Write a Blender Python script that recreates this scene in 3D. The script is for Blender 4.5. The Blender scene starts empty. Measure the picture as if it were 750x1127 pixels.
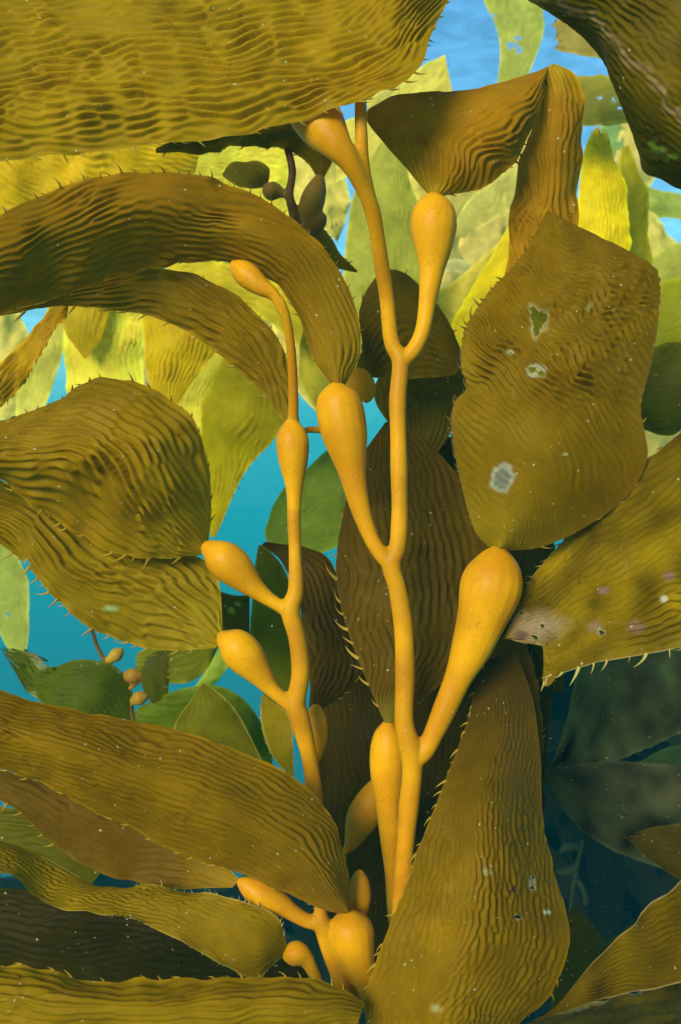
import bpy, math, random
import numpy as np
from mathutils import Vector, Matrix

# ------------------------------------------------------------------ camera, world, sun, exposure
scene = bpy.context.scene
COL = scene.collection
W_PX, H_PX = 750.0, 1127.0
FOV_V = math.radians(58)
F_PX = (H_PX / 2) / math.tan(FOV_V / 2)
CAM = np.array([0.0, 0.0, 5.0])
PITCH = math.radians(-5)
cam_d = bpy.data.cameras.new('camera')
cam = bpy.data.objects.new('camera', cam_d)
COL.objects.link(cam)
cam.location = CAM
cam.rotation_euler = (math.radians(90) + PITCH, 0, 0)
cam_d.sensor_fit = 'VERTICAL'
cam_d.angle = FOV_V
cam_d.clip_start = 0.02
cam_d.clip_end = 500
scene.camera = cam
cam_d.dof.use_dof = True
cam_d.dof.focus_distance = 0.535
cam_d.dof.aperture_fstop = 9.0

SUN_EL, SUN_AZ = math.radians(24), math.radians(-28)   # where the light comes from: up, behind the camera, a bit left
to_sun = Vector((math.sin(SUN_AZ) * math.cos(SUN_EL), -math.cos(SUN_AZ) * math.cos(SUN_EL), math.sin(SUN_EL)))
world = bpy.data.worlds.new('World')
scene.world = world
world.use_nodes = True
wn, wl = world.node_tree.nodes, world.node_tree.links
wn.clear()
w_out = wn.new('ShaderNodeOutputWorld')
w_bg = wn.new('ShaderNodeBackground')
w_sky = wn.new('ShaderNodeTexSky')
w_sky.sky_type = 'NISHITA'
w_sky.sun_disc = False
w_sky.sun_elevation = SUN_EL
w_sky.sun_rotation = math.atan2(to_sun.x, to_sun.y)
w_tint = wn.new('ShaderNodeMix'); w_tint.data_type = 'RGBA'; w_tint.blend_type = 'MULTIPLY'; w_tint.inputs[0].default_value = 1
w_tint.inputs[7].default_value = (0.46, 0.84, 1.0, 1)      # daylight that has come down through a little sea water
wl.new(w_sky.outputs[0], w_tint.inputs[6])
# the ruffled sea surface breaks the daylight up a little in every direction
w_tc = wn.new('ShaderNodeTexCoord')
w_map = wn.new('ShaderNodeMapping'); w_map.inputs['Scale'].default_value = (1.0, 1.0, 3.0)
w_no = wn.new('ShaderNodeTexNoise'); w_no.inputs['Scale'].default_value = 26; w_no.inputs['Detail'].default_value = 5; w_no.inputs['Distortion'].default_value = 1.2
w_mr = wn.new('ShaderNodeMapRange'); w_mr.inputs['From Min'].default_value = 0.3; w_mr.inputs['From Max'].default_value = 0.7
w_mr.inputs['To Min'].default_value = 0.78; w_mr.inputs['To Max'].default_value = 1.28
w_sc = wn.new('ShaderNodeVectorMath'); w_sc.operation = 'SCALE'
wl.new(w_tc.outputs['Generated'], w_map.inputs[0]); wl.new(w_map.outputs[0], w_no.inputs['Vector']); wl.new(w_no.outputs[0], w_mr.inputs['Value'])
wl.new(w_tint.outputs[2], w_sc.inputs[0]); wl.new(w_mr.outputs[0], w_sc.inputs['Scale'])
wl.new(w_sc.outputs[0], w_bg.inputs[0])
w_bg.inputs[1].default_value = 0.14
wl.new(w_bg.outputs[0], w_out.inputs[0])

sun_d = bpy.data.lights.new('sun', 'SUN')
sun_d.energy = 4.6
sun_d.angle = math.radians(28)
sun_d.color = (1.0, 0.95, 0.86)
sun = bpy.data.objects.new('sun', sun_d)
COL.objects.link(sun)
sun.location = (0, 0, 12)
sun.rotation_euler = to_sun.to_track_quat('Z', 'Y').to_euler()

scene.view_settings.view_transform = 'Standard'
scene.view_settings.look = 'None'
scene.view_settings.gamma = 1.0
scene.view_settings.use_curve_mapping = False
scene.view_settings.exposure = 0.38
scene.render.engine = 'CYCLES'
scene.cycles.use_denoising = True
scene.cycles.max_bounces = 8
scene.cycles.volume_bounces = 1
scene.cycles.transparent_max_bounces = 6
scene.cycles.sample_clamp_indirect = 4.0

rng = np.random.default_rng(11)
random.seed(5)

# ------------------------------------------------------------------ helpers: pixels with a depth -> points
CP, SP = math.cos(PITCH), math.sin(PITCH)
def P(pts):
    """(x, y, depth) rows -> world points; the depth of each thing is chosen from what it hangs on"""
    a = np.asarray(pts, float)
    cx = (a[..., 0] - W_PX / 2) / F_PX * a[..., 2]
    cy = -(a[..., 1] - H_PX / 2) / F_PX * a[..., 2]
    d = a[..., 2]
    return np.stack([cx + CAM[0], d * CP - cy * SP + CAM[1], d * SP + cy * CP + CAM[2]], -1)

def to_px(w):
    v = w - CAM
    d = v[..., 1] * CP + v[..., 2] * SP
    cy = -v[..., 1] * SP + v[..., 2] * CP
    return np.stack([v[..., 0] / d * F_PX + W_PX / 2, -cy / d * F_PX + H_PX / 2], -1)

def catmull(c, n):
    """resample a control polyline to n points by chord length"""
    c = np.asarray(c, float)
    if len(c) == 2:
        t = np.linspace(0, 1, n)[:, None]
        return c[0] * (1 - t) + c[1] * t
    e = np.vstack([2 * c[0] - c[1], c, 2 * c[-1] - c[-2]])
    k = 14
    out = []
    t = np.linspace(0, 1, k, endpoint=False)[:, None]
    for i in range(len(c) - 1):
        p0, p1, p2, p3 = e[i], e[i + 1], e[i + 2], e[i + 3]
        out.append(0.5 * (2 * p1 + (p2 - p0) * t + (2 * p0 - 5 * p1 + 4 * p2 - p3) * t ** 2 + (3 * p1 - p0 - 3 * p2 + p3) * t ** 3))
    out.append(c[-1:])
    q = np.vstack(out)
    s = np.r_[0, np.cumsum(np.linalg.norm(np.diff(q[:, :3], axis=0), axis=1))]
    s /= max(s[-1], 1e-9)
    u = np.linspace(0, 1, n)
    return np.stack([np.interp(u, s, q[:, j]) for j in range(q.shape[1])], -1)

# tileable fields made by filtering white noise: wavy blade furrows, and soft blotches
NT = 1024
TEX_MM = 0.35     # millimetres of blade per texel
def fields():
    fx = np.fft.fftfreq(NT)[:, None]
    fy = np.fft.fftfreq(NT)[None, :]
    r = np.hypot(fx, fy) + 1e-9
    ang = np.arctan2(np.abs(fx), np.abs(fy))           # 0 = wave crosses the blade, furrow runs along it
    def make(f0, bw, spread):
        flt = np.exp(-((r - f0) / bw) ** 2) * np.exp(-(ang / spread) ** 2)
        z = np.fft.ifft2(np.fft.fft2(rng.standard_normal((NT, NT))) * flt).real
        return z / z.std()
    lam = 5.7 / TEX_MM
    a = make(1 / lam, 0.2 / lam, 0.33)
    b = make(1 / lam, 0.35 / lam, 0.8)
    low = np.fft.ifft2(np.fft.fft2(rng.standard_normal((NT, NT))) * np.exp(-(r * 110) ** 2)).real
    mid = np.fft.ifft2(np.fft.fft2(rng.standard_normal((NT, NT))) * np.exp(-(r * 26) ** 2)).real
    mixed = 1.0 * a + 0.16 * b
    return np.tanh(mixed * 1.15 + 0.25), np.tanh((0.6 * a + 0.65 * b) * 1.15 + 0.25), low / low.std(), mid / mid.std()
RIDGE_A, RIDGE_B, LOW, MID = fields()

def samp(tex, x, y):
    x = np.mod(x, NT); y = np.mod(y, NT)
    i = np.floor(x).astype(int); j = np.floor(y).astype(int)
    a, b = x - i, y - j
    i0, i1, j0, j1 = i % NT, (i + 1) % NT, j % NT, (j + 1) % NT
    return (tex[i0, j0] * (1 - a) * (1 - b) + tex[i1, j0] * a * (1 - b) + tex[i0, j1] * (1 - a) * b + tex[i1, j1] * a * b)

# ------------------------------------------------------------------ materials
def new_mat(name):
    m = bpy.data.materials.new(name)
    m.use_nodes = True
    nt = m.node_tree
    nt.nodes.clear()
    return m, nt.nodes, nt.links

def blade_material():
    m, n, l = new_mat('kelp_blade_skin')
    out = n.new('ShaderNodeOutputMaterial')
    at = n.new('ShaderNodeAttribute'); at.attribute_name = 'tint'
    tc = n.new('ShaderNodeTexCoord')
    # pale specks: bits of silt and tiny animals settled on the skin
    vo = n.new('ShaderNodeTexVoronoi'); vo.inputs['Scale'].default_value = 230
    l.new(tc.outputs['Object'], vo.inputs['Vector'])
    sep = n.new('ShaderNodeSeparateColor'); l.new(vo.outputs['Color'], sep.inputs[0])
    pick = n.new('ShaderNodeMath'); pick.operation = 'GREATER_THAN'; pick.inputs[1].default_value = 0.80
    l.new(sep.outputs[0], pick.inputs[0])
    size = n.new('ShaderNodeMapRange'); size.inputs['To Min'].default_value = 0.05; size.inputs['To Max'].default_value = 0.17
    l.new(sep.outputs[1], size.inputs['Value'])
    near = n.new('ShaderNodeMath'); near.operation = 'LESS_THAN'
    l.new(vo.outputs['Distance'], near.inputs[0]); l.new(size.outputs[0], near.inputs[1])
    spk = n.new('ShaderNodeMath'); spk.operation = 'MULTIPLY'
    l.new(pick.outputs[0], spk.inputs[0]); l.new(near.outputs[0], spk.inputs[1])
    spk2 = n.new('ShaderNodeMath'); spk2.operation = 'MULTIPLY'; spk2.inputs[1].default_value = 0.8
    l.new(spk.outputs[0], spk2.inputs[0])
    pn = n.new('ShaderNodeTexNoise'); pn.inputs['Scale'].default_value = 14; pn.inputs['Detail'].default_value = 3
    l.new(tc.outputs['Object'], pn.inputs['Vector'])
    pr = n.new('ShaderNodeMapRange'); pr.inputs['From Min'].default_value = 0.38; pr.inputs['From Max'].default_value = 0.6
    pr.inputs['To Min'].default_value = 0.98; pr.inputs['To Max'].default_value = 0.62      # the silt settles in patches
    l.new(pn.outputs[0], pr.inputs['Value']); l.new(pr.outputs[0], pick.inputs[1])
    # mottling of the skin
    no = n.new('ShaderNodeTexNoise'); no.inputs['Scale'].default_value = 95; no.inputs['Detail'].default_value = 7; no.inputs['Roughness'].default_value = 0.65
    l.new(tc.outputs['Object'], no.inputs['Vector'])
    mr = n.new('ShaderNodeMapRange'); mr.inputs['From Min'].default_value = 0.3; mr.inputs['From Max'].default_value = 0.7
    mr.inputs['To Min'].default_value = 0.88; mr.inputs['To Max'].default_value = 1.12
    l.new(no.outputs[0], mr.inputs['Value'])
    mul = n.new('ShaderNodeVectorMath'); mul.operation = 'SCALE'
    l.new(at.outputs['Color'], mul.inputs[0]); l.new(mr.outputs[0], mul.inputs['Scale'])
    mix = n.new('ShaderNodeMix'); mix.data_type = 'RGBA'
    l.new(spk2.outputs[0], mix.inputs[0]); l.new(mul.outputs[0], mix.inputs[6])
    mix.inputs[7].default_value = (0.62, 0.55, 0.30, 1)
    # fine grain
    n2 = n.new('ShaderNodeTexNoise'); n2.inputs['Scale'].default_value = 420; n2.inputs['Detail'].default_value = 4
    l.new(tc.outputs['Object'], n2.inputs['Vector'])
    bp = n.new('ShaderNodeBump'); bp.inputs['Strength'].default_value = 0.22; bp.inputs['Distance'].default_value = 0.0008
    l.new(n2.outputs[0], bp.inputs['Height'])
    pb = n.new('ShaderNodeBsdfPrincipled')
    pb.inputs['Roughness'].default_value = 0.5
    pb.inputs['Specular IOR Level'].default_value = 0.06
    l.new(mix.outputs[2], pb.inputs['Base Color']); l.new(bp.outputs[0], pb.inputs['Normal'])
    # light through the thin sheet comes out yellower
    tcol = n.new('ShaderNodeMix'); tcol.data_type = 'RGBA'; tcol.blend_type = 'MULTIPLY'; tcol.inputs[0].default_value = 1
    l.new(mix.outputs[2], tcol.inputs[6]); tcol.inputs[7].default_value = (1.0, 1.0, 0.6, 1)
    tr = n.new('ShaderNodeBsdfTranslucent'); l.new(tcol.outputs[2], tr.inputs['Color']); l.new(bp.outputs[0], tr.inputs['Normal'])
    ms = n.new('ShaderNodeMixShader'); ms.inputs[0].default_value = 0.46
    l.new(pb.outputs[0], ms.inputs[1]); l.new(tr.outputs[0], ms.inputs[2])
    l.new(ms.outputs[0], out.inputs['Surface'])
    return m

def float_material(name, top, low, rough=0.42, sss=0.35):
    m, n, l = new_mat(name)
    out = n.new('ShaderNodeOutputMaterial')
    tc = n.new('ShaderNodeTexCoord')
    no = n.new('ShaderNodeTexNoise'); no.inputs['Scale'].default_value = 30; no.inputs['Detail'].default_value = 6
    l.new(tc.outputs['Object'], no.inputs['Vector'])
    cr = n.new('ShaderNodeValToRGB')
    cr.color_ramp.elements[0].position = 0.36; cr.color_ramp.elements[0].color = (*low, 1)
    cr.color_ramp.elements[1].position = 0.62; cr.color_ramp.elements[1].color = (*top, 1)
    l.new(no.outputs[0], cr.inputs[0])
    # brown freckles
    vo = n.new('ShaderNodeTexNoise'); vo.inputs['Scale'].default_value = 620; vo.inputs['Detail'].default_value = 3
    l.new(tc.outputs['Object'], vo.inputs['Vector'])
    pat = n.new('ShaderNodeTexNoise'); pat.inputs['Scale'].default_value = 55; pat.inputs['Detail'].default_value = 3
    l.new(tc.outputs['Object'], pat.inputs['Vector'])
    a = n.new('ShaderNodeMapRange'); a.inputs['From Min'].default_value = 0.47; a.inputs['From Max'].default_value = 0.68; l.new(pat.outputs[0], a.inputs['Value'])
    b = n.new('ShaderNodeMapRange'); b.inputs['From Min'].default_value = 0.52; b.inputs['From Max'].default_value = 0.66; l.new(vo.outputs[0], b.inputs['Value'])
    c = n.new('ShaderNodeMath'); c.operation = 'MULTIPLY'; l.new(a.outputs[0], c.inputs[0]); l.new(b.outputs[0], c.inputs[1])
    c2 = n.new('ShaderNodeMath'); c2.operation = 'MULTIPLY'; c2.inputs[1].default_value = 0.4; l.new(c.outputs[0], c2.inputs[0])
    mix = n.new('ShaderNodeMix'); mix.data_type = 'RGBA'
    l.new(c2.outputs[0], mix.inputs[0]); l.new(cr.outputs[0], mix.inputs[6])
    mix.inputs[7].default_value = (low[0] * 0.45, low[1] * 0.38, low[2] * 0.5, 1)
    n2 = n.new('ShaderNodeTexNoise'); n2.inputs['Scale'].default_value = 260; n2.inputs['Detail'].default_value = 5
    l.new(tc.outputs['Object'], n2.inputs['Vector'])
    bp = n.new('ShaderNodeBump'); bp.inputs['Strength'].default_value = 0.25; bp.inputs['Distance'].default_value = 0.0007
    l.new(n2.outputs[0], bp.inputs['Height'])
    pb = n.new('ShaderNodeBsdfPrincipled')
    pb.inputs['Roughness'].default_value = rough
    pb.inputs['Specular IOR Level'].default_value = 0.09
    pb.inputs['Subsurface Weight'].default_value = sss + 0.2 * (sss > .3)
    pb.inputs['Subsurface Radius'].default_value = (1.0, 0.5, 0.08)
    pb.inputs['Subsurface Scale'].default_value = 0.006
    l.new(mix.outputs[2], pb.inputs['Base Color']); l.new(bp.outputs[0], pb.inputs['Normal'])
    l.new(pb.outputs[0], out.inputs['Surface'])
    return m

def plain(name, c, rough=0.6, trans=0.0):
    m, n, l = new_mat(name)
    out = n.new('ShaderNodeOutputMaterial')
    tc = n.new('ShaderNodeTexCoord')
    no = n.new('ShaderNodeTexNoise'); no.inputs['Scale'].default_value = 60; l.new(tc.outputs['Object'], no.inputs['Vector'])
    cr = n.new('ShaderNodeValToRGB')
    cr.color_ramp.elements[0].color = (c[0] * 0.7, c[1] * 0.7, c[2] * 0.7, 1); cr.color_ramp.elements[0].position = 0.35
    cr.color_ramp.elements[1].color = (*c, 1); cr.color_ramp.elements[1].position = 0.65
    l.new(no.outputs[0], cr.inputs[0])
    pb = n.new('ShaderNodeBsdfPrincipled'); pb.inputs['Roughness'].default_value = rough
    pb.inputs['Specular IOR Level'].default_value = 0.2
    l.new(cr.outputs[0], pb.inputs['Base Color'])
    if trans:
        tr = n.new('ShaderNodeBsdfTranslucent'); l.new(cr.outputs[0], tr.inputs['Color'])
        ms = n.new('ShaderNodeMixShader'); ms.inputs[0].default_value = trans
        l.new(pb.outputs[0], ms.inputs[1]); l.new(tr.outputs[0], ms.inputs[2]); l.new(ms.outputs[0], out.inputs['Surface'])
    else:
        l.new(pb.outputs[0], out.inputs['Surface'])
    return m

M_BLADE = blade_material()
M_FLOAT = float_material('kelp_float_skin', (0.62, 0.290, 0.002), (0.46, 0.190, 0.002))
M_STIPE = float_material('kelp_stipe_skin', (0.56, 0.258, 0.002), (0.40, 0.165, 0.002))
M_FLOATB = float_material('shaded_frond_float_skin', (0.50, 0.27, 0.012), (0.36, 0.17, 0.006))
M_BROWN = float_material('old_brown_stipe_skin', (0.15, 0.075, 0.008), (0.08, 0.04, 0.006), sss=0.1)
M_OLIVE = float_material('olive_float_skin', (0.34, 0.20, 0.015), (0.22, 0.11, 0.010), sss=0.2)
M_DIM = plain('dim_green_skin', (0.035, 0.045, 0.015), 0.6)
M_SPINE = plain('spine_gold', (0.46, 0.28, 0.015), 0.5, 0.3)
M_SPINED = plain('spine_brown', (0.17, 0.10, 0.012), 0.5, 0.3)
M_SPINEP = plain('spine_pale', (0.52, 0.40, 0.09), 0.5, 0.3)

# ------------------------------------------------------------------ mesh builders
def tag(o, label=None, cat=None, group=None, kind=None):
    if label: o['label'] = label
    if cat: o['category'] = cat
    if group: o['group'] = group
    if kind: o['kind'] = kind
    return o

def empty(name, loc):
    o = bpy.data.objects.new(name, None)
    COL.objects.link(o)
    o.location = loc
    o.empty_display_size = 0.02
    return o

def mesh_obj(name, verts, faces, mat, parent=None, origin=None, col=None):
    """verts in world space; stored relative to the parent thing's base (or to origin)"""
    if parent is not None:
        base = np.array(parent['_base'])
    else:
        base = np.array(origin if origin is not None else (0, 0, 0))
    me = bpy.data.meshes.new(name)
    v = np.asarray(verts, float) - base
    f = np.asarray(faces)
    me.vertices.add(len(v)); me.vertices.foreach_set('co', v.astype(np.float32).ravel())
    k = f.shape[1]
    me.loops.add(f.size); me.loops.foreach_set('vertex_index', f.astype(np.int32).ravel())
    me.polygons.add(len(f))
    me.polygons.foreach_set('loop_start', np.arange(0, f.size, k, dtype=np.int32))
    me.polygons.foreach_set('use_smooth', np.ones(len(f), dtype=bool))
    me.update(calc_edges=True)
    if col is not None:
        a = me.color_attributes.new('tint', 'FLOAT_COLOR', 'POINT')
        a.data.foreach_set('color', np.c_[col, np.ones(len(col))].astype(np.float32).ravel())
    me.materials.append(mat)
    o = bpy.data.objects.new(name, me)
    COL.objects.link(o)
    if parent is not None:
        o.parent = parent
    else:
        o.location = base
    o['_base'] = [float(x) for x in base]
    return o

# a few spine shapes shared by every blade margin: thin hooked cones, unit length along +Z, hook towards +X
def spine_mesh(hook, mat, name):
    n, k = 5, 6
    v, f = [], []
    for i in range(k + 1):
        t = i / k
        cx, cz = hook * t ** 1.8, t * (1 - 0.25 * abs(hook) * t)
        r = 0.11 * (1 - t) ** 0.8 + 0.006
        for j in range(n):
            a = 2 * math.pi * j / n
            v.append((cx + r * math.cos(a), r * math.sin(a), cz))
    for i in range(k):
        for j in range(n):
            f.append((i * n + j, i * n + (j + 1) % n, (i + 1) * n + (j + 1) % n, (i + 1) * n + j))
    me = bpy.data.meshes.new(name)
    me.from_pydata(v, [], f)
    me.polygons.foreach_set('use_smooth', [True] * len(f))
    me.materials.append(mat)
    return me
SPINES = {k: [spine_mesh(h, m, 'spine') for h in (0.05, 0.2, 0.35, 0.5, 0.75)]
          for k, m in (('gold', M_SPINE), ('brown', M_SPINED), ('pale', M_SPINEP))}

def add_spines(parent, edge, nrm, inward, step_px, len_px, kind, depth, start=0.04, end=0.98, jitter=0.35):
    """edge: world points along a margin (base to tip); inward: unit vectors into the blade"""
    base = np.array(parent['_base'])
    seg = np.linalg.norm(np.diff(edge, axis=0), axis=1)
    s = np.r_[0, np.cumsum(seg)]
    step = step_px / F_PX * depth
    t = s[-1] * start
    while t < s[-1] * end:
        i = min(int(np.searchsorted(s, t)), len(edge) - 2)
        i = max(i, 1)
        if random.random() < 0.14:                       # broken off
            t += step; continue
        tan = edge[i + 1] - edge[i - 1]
        tan = tan / (np.linalg.norm(tan) + 1e-12)
        outw = -inward[i]
        z = outw * 1.0 + tan * random.uniform(0.1, 0.8) + nrm[i] * random.uniform(-0.35, 0.35)
        z /= np.linalg.norm(z)
        x = tan - z * np.dot(tan, z)
        x /= np.linalg.norm(x) + 1e-12
        y = np.cross(z, x)
        L = len_px / F_PX * depth * random.choice((0.5, 0.8, 1.0, 1.0, 1.25, 1.5)) * random.uniform(0.85, 1.15)
        thin = 0.0075 / max(L, 0.002) * 0.9
        thin = min(thin, 1.3)
        o = bpy.data.objects.new('spine', random.choice(SPINES[kind]))
        COL.objects.link(o)
        p = edge[i] - outw * 0.0006 - base
        M = Matrix(((x[0] * L, y[0] * L * thin, z[0] * L, p[0]), (x[1] * L, y[1] * L * thin, z[1] * L, p[1]),
                    (x[2] * L, y[2] * L * thin, z[2] * L, p[2]), (0, 0, 0, 1)))
        o.parent = parent
        o.matrix_basis = M
        t += step * random.uniform(1 - jitter, 1 + jitter)

def extend(rails, where):
    """carry a blade on past the picture's edge to a tapered end of its own"""
    L = 170.0
    k = -1 if where == 'end' else 0
    step = 1 if where == 'end' else -1
    ends = np.array([r[k] for r in rails]); prev = np.array([r[k - step] for r in rails])
    d = (ends - prev).mean(0); d /= np.linalg.norm(d[:2]) + 1e-9
    d[2] = np.clip(d[2], -2e-4, 2e-4)
    c = ends.mean(0)
    out = []
    for r, e in zip(rails, ends):
        p1 = c + (e - c) * 0.8 + d * L * 0.5
        p2 = c + (e - c) * 0.42 + d * L * 0.85
        p3 = c + (e - c) * 0.03 + d * L
        out.append(np.vstack([r, p1, p2, p3]) if where == 'end' else np.vstack([p3, p2, p1, r]))
    return out

def blade(name, patches, color, parent=None, label=None, group=None, cat='kelp', amp=1.0, tex='A', ang=0.0,
          bulge=0.0, res=1.75, rim=None, rim_w=1, spines=(), wave=1.0, hue=None, spots=(), holes=(), ragged=0.0,
          amp_prof=None, mottle=0.05, scale=1.0, crest=None, ext=None):
    """one kelp blade: every patch is a loft over rails (base to tip); ridged, waved and tinted in the mesh"""
    V, Fc, C, edges = [], [], [], []
    off = 0
    alpha_del = []
    for rails in patches:
        rails = [np.asarray(r, float) for r in rails]
        if ext: rails = extend(rails, ext)
        if len(rails) == 2:
            m = 9
            a, b = catmull(rails[0], m), catmull(rails[1], m)
            mid = (a + b) / 2
            wpx = np.linalg.norm((a - b)[:, :2], axis=1)
            mid[:, 2] -= bulge * wpx / F_PX * mid[:, 2]
            rails = [a, mid, b]
        lens = [np.linalg.norm(np.diff(r[:, :2], axis=0), axis=1).sum() for r in rails]
        nu = int(np.clip(max(lens) / res / 0.8, 8, 400))
        R = np.stack([catmull(r, nu) for r in rails], 1)            # nu, k, 3 (pixel space with depth)
        wmax = np.linalg.norm(np.diff(R[:, :, :2], axis=1), axis=2).sum(1).max()
        nv = int(np.clip(wmax / res, 6, 260))
        S = np.stack([catmull(R[i], nv) for i in range(nu)], 0)
        X = P(S)                                                      # world
        depth = S[..., 2].mean()
        du = np.gradient(X, axis=0); dv = np.gradient(X, axis=1)
        N = np.cross(du, dv); N /= np.linalg.norm(N, axis=2, keepdims=True) + 1e-12
        view = X - CAM
        if (N * view).sum() > 0: N = -N
        # millimetre coordinates on the sheet
        su = np.r_[0, np.cumsum(np.linalg.norm(np.diff(X[:, nv // 2], axis=0), axis=1))] * 1000
        wid = np.linalg.norm(dv, axis=2).sum(1) * 1000
        wm = np.percentile(wid, 70)
        v = np.linspace(-0.5, 0.5, nv)
        U = np.repeat(su[:, None], nv, 1)
        Vv = v[None, :] * np.repeat((0.45 * wm + 0.55 * wid)[:, None], nv, 1)
        o1, o2 = rng.uniform(0, NT, 2)
        ca, sa = math.cos(ang), math.sin(ang)
        sc = TEX_MM * scale * rng.uniform(.8, 1.0)
        warp = samp(LOW, U / sc * 0.7 + o2, Vv / sc * 0.7 + o1) * 7
        ru, rv = (U * ca - Vv * sa) / sc + o1, (U * sa + Vv * ca) / sc + o2 + warp
        ridge = samp(RIDGE_A if tex == 'A' else RIDGE_B, ru, rv)
        un = np.linspace(0, 1, nu)[:, None]
        edge_f = np.clip(np.minimum(v + 0.5, 0.5 - v) * 12, 0.25, 1)[None, :]
        prof = np.ones_like(un) if amp_prof is None else np.interp(un[:, 0], *zip(*amp_prof))[:, None]
        loc_amp = amp * 1.3e-3 * prof * edge_f * np.clip(wid / wm, 0.25, 1)[:, None] * (0.85 + 0.25 * samp(MID, U / sc * .5 + o2, Vv / sc * .5)) * np.clip(1.0 + 0.3 * samp(LOW, U / TEX_MM * 1.6 + o1, Vv / TEX_MM * 1.6 + o2), 0.25, 1.6)
        big = samp(LOW, U / TEX_MM * 0.9 + o2, Vv / TEX_MM * 0.9 + o1) * 1.3e-3 * wave
        ruff = samp(MID, U / TEX_MM * 0.55 + o1, o2 + 0 * Vv) * 1.3e-3 * wave * np.clip(np.abs(v) * 2 - 0.72, 0, 1)[None, :] * 3
        fade = np.clip(un * 8, 0, 1) * np.clip(wid / wm, 0, 1)[:, None]
        X = X + N * ((ridge * loc_amp + (big + ruff) * fade)[..., None])
        if ragged:
            jag = (samp(MID, U / TEX_MM * 1.4 + o1, Vv / TEX_MM * 1.4 + o2) + 0.6 * samp(RIDGE_B, U / TEX_MM * 1.5, Vv / TEX_MM * 1.5))
            X = X + (du / (np.linalg.norm(du, axis=2, keepdims=True) + 1e-12)) * (jag * ragged * 1e-3 * (un ** 6))[..., None]
        # colour of the sheet
        c = (np.asarray(color, float) * np.array([1.14, 0.95, 0.12 if color[2] < 0.03 else 0.8]))[None, None, :] * np.ones((nu, nv, 1))  # blue kept in the pale far tones: water haze put into the colour
        blot = samp(LOW, U / TEX_MM * 1.3 + o2, Vv / TEX_MM * 1.3 + o1)
        c = c * (1 + mottle * blot[..., None] + 0.03 * samp(MID, U / TEX_MM + o1, Vv / TEX_MM + o2)[..., None])
        if hue is not None:                                            # second tone towards the base: golden near floats, painted shade on the pocked blade
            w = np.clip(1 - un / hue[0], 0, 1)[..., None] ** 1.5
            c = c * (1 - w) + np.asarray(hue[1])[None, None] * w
        px = to_px(X)
        if rim is None:                                                # margin lightened: glow of light through a thin edge, in the colour
            d0 = np.minimum(np.arange(nv), np.arange(nv)[::-1])[None, :]
            c = c * (1 + 0.45 * np.clip(1 - d0 / 1.6, 0, 1)[..., None])
        if rim is not None:
            d0 = np.minimum(np.arange(nv), np.arange(nv)[::-1])[None, :]
            w = np.clip(1 - d0 / (rim_w + 0.01), 0, 1)[..., None] * 0.85
            c = c * (1 - w) + np.asarray(rim)[None, None] * w
        if crest is not None:                                          # worn pale fold line along one rail
            vv = (np.linspace(0, 1, nv)[None, :] + 0.02 * samp(MID, U / TEX_MM, o1 + 0 * U) - crest[0]) / crest[1]
            w = np.exp(-vv ** 2)[..., None] * (0.75 + 0.2 * samp(MID, U / TEX_MM * 2, Vv / TEX_MM * 2)[..., None]).clip(0, 1)
            c = c * (1 - w) + np.asarray(crest[2])[None, None] * w
        for (sx, sy, ra, rb, sc_, soft) in spots:
            nx = px[..., 0] - sx; ny = px[..., 1] - sy
            th = np.arctan2(ny, nx)
            rr = np.hypot(nx / ra, ny / rb) * (1 + 0.08 * np.sin(2 * th + sx) + 0.06 * np.sin(5 * th + sy) + 0.04 * np.sin(9 * th))
            w = np.clip((1 - rr) / soft, 0, 1)[..., None]
            c = c * (1 - w) + np.asarray(sc_)[None, None] * w
        dele = np.zeros((nu, nv), bool)
        for (sx, sy, ra, rb) in holes:
            nx = px[..., 0] - sx; ny = px[..., 1] - sy
            th = np.arctan2(ny, nx)
            rr = np.hypot(nx / ra, ny / rb) * (1 + 0.22 * np.sin(3 * th + sy) + 0.16 * np.sin(5 * th + sx))
            dele |= rr < 1
            w = np.clip((1.35 - rr) / 0.35, 0, 1)[..., None] * 0.55
            c = c * (1 - w) + np.array([0.5, 0.42, 0.16])[None, None] * w
        idx = np.arange(nu * nv).reshape(nu, nv) + off
        q = np.stack([idx[:-1, :-1], idx[1:, :-1], idx[1:, 1:], idx[:-1, 1:]], -1).reshape(-1, 4)
        dq = (dele[:-1, :-1] & dele[1:, 1:]).reshape(-1)
        Fc.append(q[~dq])
        V.append(X.reshape(-1, 3)); C.append(c.reshape(-1, 3).clip(0.0005, 0.95))
        off += nu * nv
        for side in (0, -1):
            inn = X[:, 1 if side == 0 else -2] - X[:, side]
            e = -(dv[:, 0] if side == 0 else -dv[:, -1])
            inw = -e / (np.linalg.norm(e, axis=1, keepdims=True) + 1e-12)
            edges.append((X[:, side], N[:, side], inw, depth))
    V = np.vstack(V); Fc = np.vstack(Fc); C = np.vstack(C)
    base = V[0]
    o = mesh_obj(name, V, Fc, M_BLADE, parent, origin=base, col=C)
    for sp in spines:
        k = sp['edge']
        e = edges[k]
        add_spines(o, e[0], e[1], e[2], sp.get('step', 13), sp.get('len', 11), sp.get('kind', 'gold'), e[3],
                   sp.get('start', 0.05), sp.get('end', 0.97))
    if label:
        tag(o, label, cat, group)
    return o

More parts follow.
